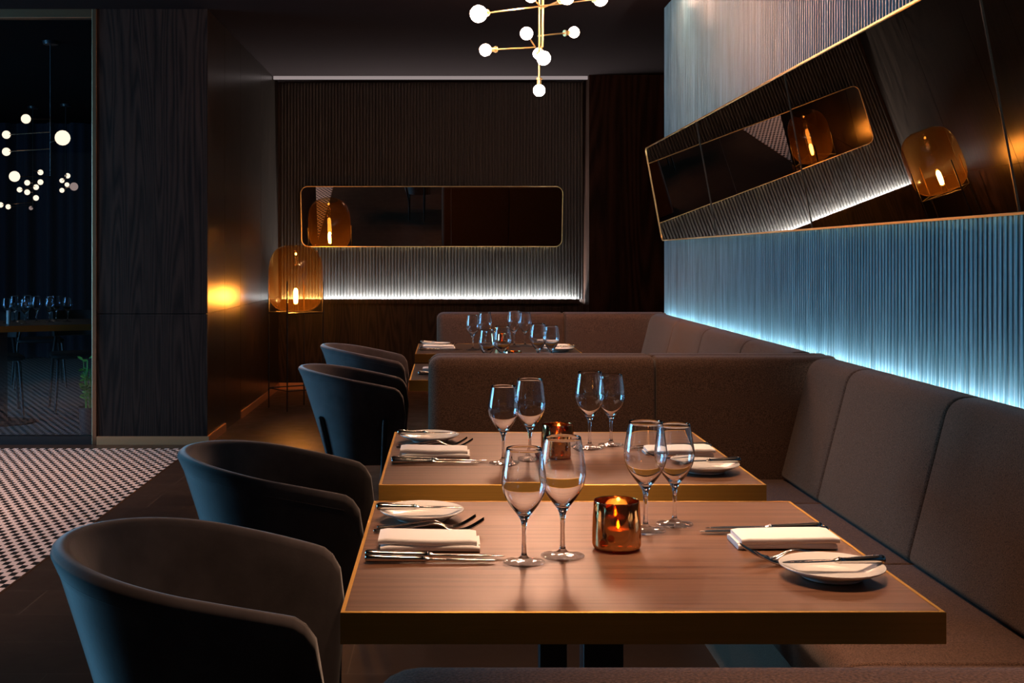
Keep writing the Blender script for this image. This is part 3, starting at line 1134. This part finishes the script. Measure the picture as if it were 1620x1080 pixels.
# ------------------------------------------------------------------ chandelier over the tables
def chandelier():
    D = 6.6
    K = D / 5.4
    hub = at(853, 60, D)
    t = empty('chandelier', (hub.x, D, CEIL), 'brass chandelier with bare globe bulbs on crossing arms, hanging over the tables', 'chandelier')
    off = Vector((hub.x, D, CEIL))

    def L(p):
        return Vector(p) - off
    up = MB().tube([L((hub.x, D, CEIL - 0.03)), L(at(853, 132, D))], 0.0055, 10)
    up.build('stem', 'brass_bright', t)
    up = MB().tube([L((hub.x + 0.02, D - 0.02, CEIL - 0.03)), L(at(858, 75, D - 0.02))], 0.0065, 10)
    up.build('stem', 'brass_bright', t)
    MB().lathe([(0, -0.03), (0.06, -0.03), (0.065, -0.02), (0.065, 0), (0, 0)], 32).build('canopy', 'brass_bright', t)
    arms = [
        (at(757, 22, 4.95 * K), at(950, -2, 5.75 * K), True, True, 0.035),
        (at(768, 79, 5.3 * K), at(847, 75, 5.42 * K), True, False, 0.0265),
        (at(908, 51, 5.5 * K), at(851, 57, 5.4 * K), True, False, 0.025),
        (at(833, 53, 5.05 * K), at(847, 75, 5.4 * K), True, False, 0.0265),
        (at(860, 92, 5.0 * K), at(856, 74, 5.38 * K), True, False, 0.029),
        (at(852, 85, 5.75 * K), at(852, 75, 5.4 * K), True, False, 0.0265),
        (at(853, 143, 5.4 * K), at(853, 120, 5.4 * K), True, False, 0.0265),
        (at(840, -6, 5.2 * K), at(853, 8, 5.4 * K), True, False, 0.0265),
        (at(897, -4, 5.2 * K), at(855, 14, 5.4 * K), True, False, 0.031),
        (at(1040, -14, 5.9 * K), at(857, -40, 5.4 * K), True, False, 0.029),
        (at(690, -60, 5.3 * K), at(853, -60, 5.4 * K), True, False, 0.029),
        (at(860, -110, 4.9 * K), at(853, -90, 5.4 * K), True, False, 0.029),
    ]
    for a, b, ba, bb, r in arms:
        r *= K
        dr = (b - a).normalized()
        MB().tube([L(a + dr * 0.02), L(b)], 0.0042, 8).build('arm', 'brass_bright', t)
        for p, dd, on in ((a, dr, ba), (b, -dr, bb)):
            if not on:
                continue
            s = MB().tube([L(p + dd * (r * 0.85)), L(p + dd * (r + 0.028))], 0.013, 14)
            s.tube([L(p + dd * (r + 0.028)), L(p + dd * (r + 0.036))], 0.018, 14)
            s.build('socket', 'brass_bright', t)
            MB().sphere(L(p), r, 20).build('bulb', 'bulb', t)
    return t


chandelier()

# ------------------------------------------------------------------ private dining room behind the glass
def globe_cluster(label, D, stem_px, globes, r_px):
    sx = at(stem_px, 0, D).x
    t = empty('globe_chandelier', (sx, D, CEIL), label, 'chandelier', 'globe chandeliers behind the glass')
    off = Vector((sx, D, CEIL))
    zs = [at(g[0], g[1], D).z for g in globes]
    MB().tube([(0, 0, 0), (0, 0, min(zs) - CEIL)], 0.006, 8).build('stem', 'black_metal', t)
    MB().lathe([(0, -0.025), (0.055, -0.025), (0.06, 0), (0, 0)], 24).build('canopy', 'black_metal', t)
    for g in globes:
        px, py, r, dd = g[:4]
        p = at(px, py, D + dd) - off
        MB().tube([p, (0, 0, p.z + 0.01)], 0.004, 6).build('arm', 'bronze', t)
        MB().sphere(p, r / F * (D + dd), 16).build('globe', 'bulb_dim' if len(g) > 4 else 'bulb_small', t)
    return t


globe_cluster('nearest globe chandelier behind the window, its globes the largest', 9.2, 80,
              [(41, 188, 7.5, -0.1), (99, 218, 12, -0.45), (10, 213, 6.5, 0.1), (10, 240, 6.5, 0.15), (23, 279, 8.5, -0.2)], 10)
globe_cluster('small far globe chandelier behind the window, left cluster of tiny globes', 13.2, 52,
              [(64, 272.6, 4.4, 0.2), (43, 289, 4.4, -0.2), (64, 288, 4.4, -.1), (57, 296, 4.4, .1), (31, 300, 4.2, .2), (43, 304, 4.4, -.2), (57, 313, 4.4, 0),
               (13, 327, 4.0, .2), (49, 329, 3.2, 0.5, 1), (1, 324, 4.2, 0.4)], 5)
globe_cluster('small far globe chandelier behind the window, right cluster beside a dim globe', 13.0, 104,
              [(107, 278, 4.2, 0.1), (98, 285.6, 3.8, 0.2), (106, 292, 3.6, -0.1), (98, 301, 3.8, 0.0), (117, 295, 6.5, -0.4, 1)], 5)

# dining table, turned about 26 degrees
AN = math.radians(24)
ct = empty('dining_table', (-3.13, 9.16, 0), 'long dark table behind the window glass, set with many glasses', 'table', None, AN)
MB().box(-1.05, 0.55, -0.42, 0.42, 0.706, 0.75).build('tabletop', 'shaded_table_wood', ct, smooth=False)
eb = MB()
eb.box(-1.056, 0.556, -0.426, -0.4201, 0.705, 0.7495)
eb.box(-1.056, 0.556, 0.4201, 0.426, 0.705, 0.7495)
eb.box(-1.056, -1.0501, -0.42, 0.42, 0.705, 0.7495)
eb.box(0.5501, 0.556, -0.42, 0.42, 0.705, 0.7495)
eb.build('edge_band', 'brass', ct, smooth=False)
for x in (-0.25,):
    MB().box(x - 0.035, x + 0.035, -0.035, 0.035, 0.012, 0.706).build('pedestal', 'black_metal', ct, smooth=False)
    MB().lathe([(0, 0), (0.24, 0), (0.24, 0.008), (0.20, 0.012), (0, 0.012)], 32, (x, 0, 0)).build('base_plate', 'black_metal', ct)
ca, sa = math.cos(AN), math.sin(AN)
spots = [(-0.42, 0.10), (-0.36, -0.12), (-0.30, 0.14), (-0.22, -0.04), (-0.15, 0.16), (-0.10, -0.14), (0.00, 0.05), (0.08, -0.10), (0.15, 0.12), (0.22, -0.02), (-0.05, 0.25), (0.12, 0.26)]
for i, (u, v) in enumerate(spots):
    place('wg_s' if i % 2 else 'wg_b', small, (-3.13 + ca * u - sa * v, 9.16 + sa * u + ca * v, 0.7502),
          'wine glass among the crowd of glasses on the table behind the window', 'wine glass', 'glasses on the table behind the window', i * 0.5)
tag(MB().lathe([(0, 0), (0.016, 0), (0.016, 0.10), (0, 0.10)], 16).build('pillar_candle', 'paper', None, loc=(-3.27, 8.95, 0.7502)),
    'short white candle between the glasses on the table behind the window', 'candle')


def side_chair():
    t = bare('side_chair')
    st = []
    for k, z in ((0.9, 0.43), (1.0, 0.44), (1.0, 0.458), (0.94, 0.468), (0.02, 0.470)):
        st.append([(p[0] * k, p[1] * k, z) for p in round_poly([(-0.22, -0.22), (0.22, -0.24), (0.22, 0.24), (-0.22, 0.22)], 0.08, 5)])
    MB().rings(st).build('seat', 'dark_seat', t, angle=60)
    rings = []
    for k in range(13):
        a = -1.05 + 2.1 * k / 12
        c, s = math.cos(a), math.sin(a)
        q = []
        for r, z in ((0.235, 0.60), (0.250, 0.70), (0.252, 0.80), (0.242, 0.806), (0.232, 0.80), (0.225, 0.70), (0.215, 0.60), (0.225, 0.595)):
            q.append((0.02 - r * c, r * s, z))
        rings.append(q)
    MB().rings(rings).build('backrest', 'dark_seat', t, angle=60)
    for sx in (-1, 1):
        for sy in (-1, 1):
            top = 0.62 if sx < 0 else 0.44
            x0 = 0.17 * sx
            MB().tube([(0.235 * sx, 0.215 * sy, 0.0), (0.20 * sx, 0.19 * sy, 0.42), ((0.18 if sx > 0 else 0.165) * sx, 0.165 * sy, top)],
                      [0.010, 0.014, 0.014], 10).build('leg', 'black_metal', t)
    return t


place('sc', side_chair, (-3.02, 9.86, 0), 'dark side chair behind the window, its legs showing under the table', 'chair', 'side chairs behind the window', -PI / 2 + AN)
place('sc', side_chair, (-3.95, 11.6, 0), 'dark side chair farther back in the room behind the window', 'chair', 'side chairs behind the window', 0.4)
place('sc', side_chair, (-3.62, 9.55, 0), 'dark side chair at the left picture edge behind the window', 'chair', 'side chairs behind the window', -PI / 2 + AN)

# curtain hanging at the far side of that room
pts_lo = []
for i in range(241):
    x = -8.6 + 6.0 * i / 240
    pts_lo.append((x, 14.75 + 0.06 * math.sin(x * 21) + 0.03 * math.sin(x * 47 + 1)))
cur = MB()
n = len(pts_lo)
ringa = [(p[0], p[1] - 0.006, 0.01) for p in pts_lo] + [(p[0], p[1] + 0.006, 0.01) for p in pts_lo[::-1]]
cur.rings([ringa, [(p[0], p[1], CEIL - 0.01) for p in ringa]])
tag(cur.build('curtain', 'curtain', None, angle=80), 'long dark navy curtain hanging in folds in the room behind the window', 'curtain')


def plant():
    t = empty('potted_plant', (-2.50, 8.42, 0), 'green leafy plant showing at the window frame beside the black pillar', 'plant')
    MB().lathe([(0, 0), (0.07, 0), (0.085, 0.20), (0.08, 0.20), (0.077, 0.18), (0, 0.18)], 28).build('planter', 'pot', t)
    MB().lathe([(0, 0.1805), (0.0765, 0.1805), (0, 0.19)], 20).build('soil', 'soil', t)
    st = MB()
    lf = MB()
    rnd = random.Random(3)
    for k in range(26):
        a = rnd.uniform(0, 2 * PI)
        sp = rnd.uniform(0.02, 0.07)
        h = rnd.uniform(0.32, 0.56)
        base = Vector((0.04 * math.cos(a), 0.04 * math.sin(a), 0.185))
        tip = Vector((sp * math.cos(a), sp * math.sin(a), h))
        st.tube([base, (base + tip) / 2 + Vector((0, 0, 0.05)), tip], 0.003, 6)
        for q in range(4):
            p = base.lerp(tip, 0.45 + 0.18 * q)
            b = a + rnd.uniform(-1.4, 1.4)
            d = Vector((math.cos(b), math.sin(b), rnd.uniform(-0.9, 0.7))).normalized()
            w = d.cross(Vector((rnd.uniform(-1, 1), rnd.uniform(-1, 1), rnd.uniform(-0.5, 0.5)))).normalized()
            ln = rnd.uniform(0.03, 0.05)
            up = w.cross(d) * 0.004
            ring = [p, p + d * ln * .35 + w * ln * .24, p + d * ln * .7 + w * ln * .2, p + d * ln, p + d * ln * .7 - w * ln * .2, p + d * ln * .35 - w * ln * .24]
            lf.rings([[r - up * 0.1 for r in ring], [r + up * 0.1 for r in ring]])
    st.build('stem', 'leaf', t)
    lf.build('foliage', 'leaf', t, smooth=False)
    return t


plant()


# ------------------------------------------------------------------ lights
def area(name, loc, target, sx, sy, power, color, spread=PI):
    l = bpy.data.lights.new(name, 'AREA')
    l.shape = 'RECTANGLE'
    l.size, l.size_y = sx, sy
    l.energy = power
    l.color = color
    l.spread = spread
    o = bpy.data.objects.new(name, l)
    COL.objects.link(o)
    o.location = loc
    d = Vector(target) - Vector(loc)
    o.rotation_euler = d.to_track_quat('-Z', 'Y').to_euler()
    return o


def spot(name, loc, target, power, color, ang, blend, r):
    l = bpy.data.lights.new(name, 'SPOT')
    l.energy = power
    l.color = color
    l.spot_size = math.radians(ang)
    l.spot_blend = blend
    l.shadow_soft_size = r
    o = bpy.data.objects.new(name, l)
    COL.objects.link(o)
    o.location = loc
    d = Vector(target) - Vector(loc)
    o.rotation_euler = d.to_track_quat('-Z', 'Y').to_euler()
    return o


# area lights added for assumed daylight windows on the left, none modelled
for y in (5.2, 6.9):
    area('assumed_window_light', (-7.6, y, 1.55), (1.4, y, 1.3), 1.15, 2.3, 250, (0.16, 0.51, 0.84))
WARM = (1.0, 0.60, 0.37)
# assumed recessed ceiling spots over the tables, then two added fill spots
spot('unseen_downlight', (0.06, 2.14, 2.86), (0.10, 2.05, 0.75), 105, WARM, 46, 0.9, 0.035)
spot('unseen_downlight', (0.57, 2.14, 2.86), (0.50, 2.05, 0.75), 150, WARM, 44, 0.9, 0.035)
spot('unseen_downlight', (0.55, 2.75, 2.86), (0.50, 2.65, 0.75), 150, WARM, 48, 0.9, 0.035)
spot('unseen_downlight', (0.38, 3.45, 2.86), (0.42, 3.75, 0.75), 140, WARM, 60, 0.8, 0.03)
spot('unseen_downlight', (0.55, 6.6, 2.86), (0.6, 6.9, 0.75), 60, WARM, 60, 0.8, 0.03)
spot('unseen_downlight', (0.4, -2.3, 2.86), (0.4, -3.0, 1.2), 32, WARM, 90, 0.8, 0.03)  # added to light the rear wall so the brass edges reflect warmth
spot('unseen_downlight', (0.6, 1.05, 2.86), (0.6, 1.02, 0.88), 160, WARM, 36, 0.8, 0.03)  # unseen lamp added to brighten the top of the nearest seat divider
# unseen spots added over the mosaic walkway in place of hall chandeliers
spot('unseen_downlight', (-3.0, 6.5, 2.86), (-2.9, 6.6, 0.0), 320, (1.0, 0.62, 0.46), 66, 0.8, 0.05)
spot('unseen_downlight', (-3.0, 4.4, 2.86), (-2.8, 4.6, 0.0), 280, (1.0, 0.62, 0.46), 66, 0.8, 0.05)
# cool area light added in the private room, its window only assumed
area('added_blue_light', (-7.5, 11.5, 1.6), (-3.2, 10.0, 1.0), 2.0, 2.0, 3, (0.10, 0.50, 0.75))

W = bpy.data.worlds.new('night_hall')
S.world = W
W.use_nodes = True
W.node_tree.nodes['Background'].inputs[0].default_value = (0.35, 0.5, 0.8, 1)
W.node_tree.nodes['Background'].inputs[1].default_value = 0.003

# ------------------------------------------------------------------ camera
cam = bpy.data.cameras.new('camera')
co = bpy.data.objects.new('camera', cam)
COL.objects.link(co)
co.location = (0, 0, CAMZ)
co.rotation_euler = (PI / 2, 0, 0)
cam.sensor_fit = 'HORIZONTAL'
cam.sensor_width = 36.0
cam.lens = 36.0 * F / 1620.0
cam.shift_x = (810.0 - VX) / 1620.0
cam.shift_y = (VY - 540.0) / 1620.0
cam.clip_start = 0.05
S.camera = co

S.view_settings.view_transform = 'Standard'
S.view_settings.look = 'None'
S.view_settings.exposure = 0.0
S.view_settings.gamma = 1.0
S.view_settings.use_curve_mapping = False
S.cycles.sample_clamp_indirect = 12.0
S.cycles.max_bounces = 12
S.cycles.transparent_max_bounces = 16
S.cycles.transmission_bounces = 12
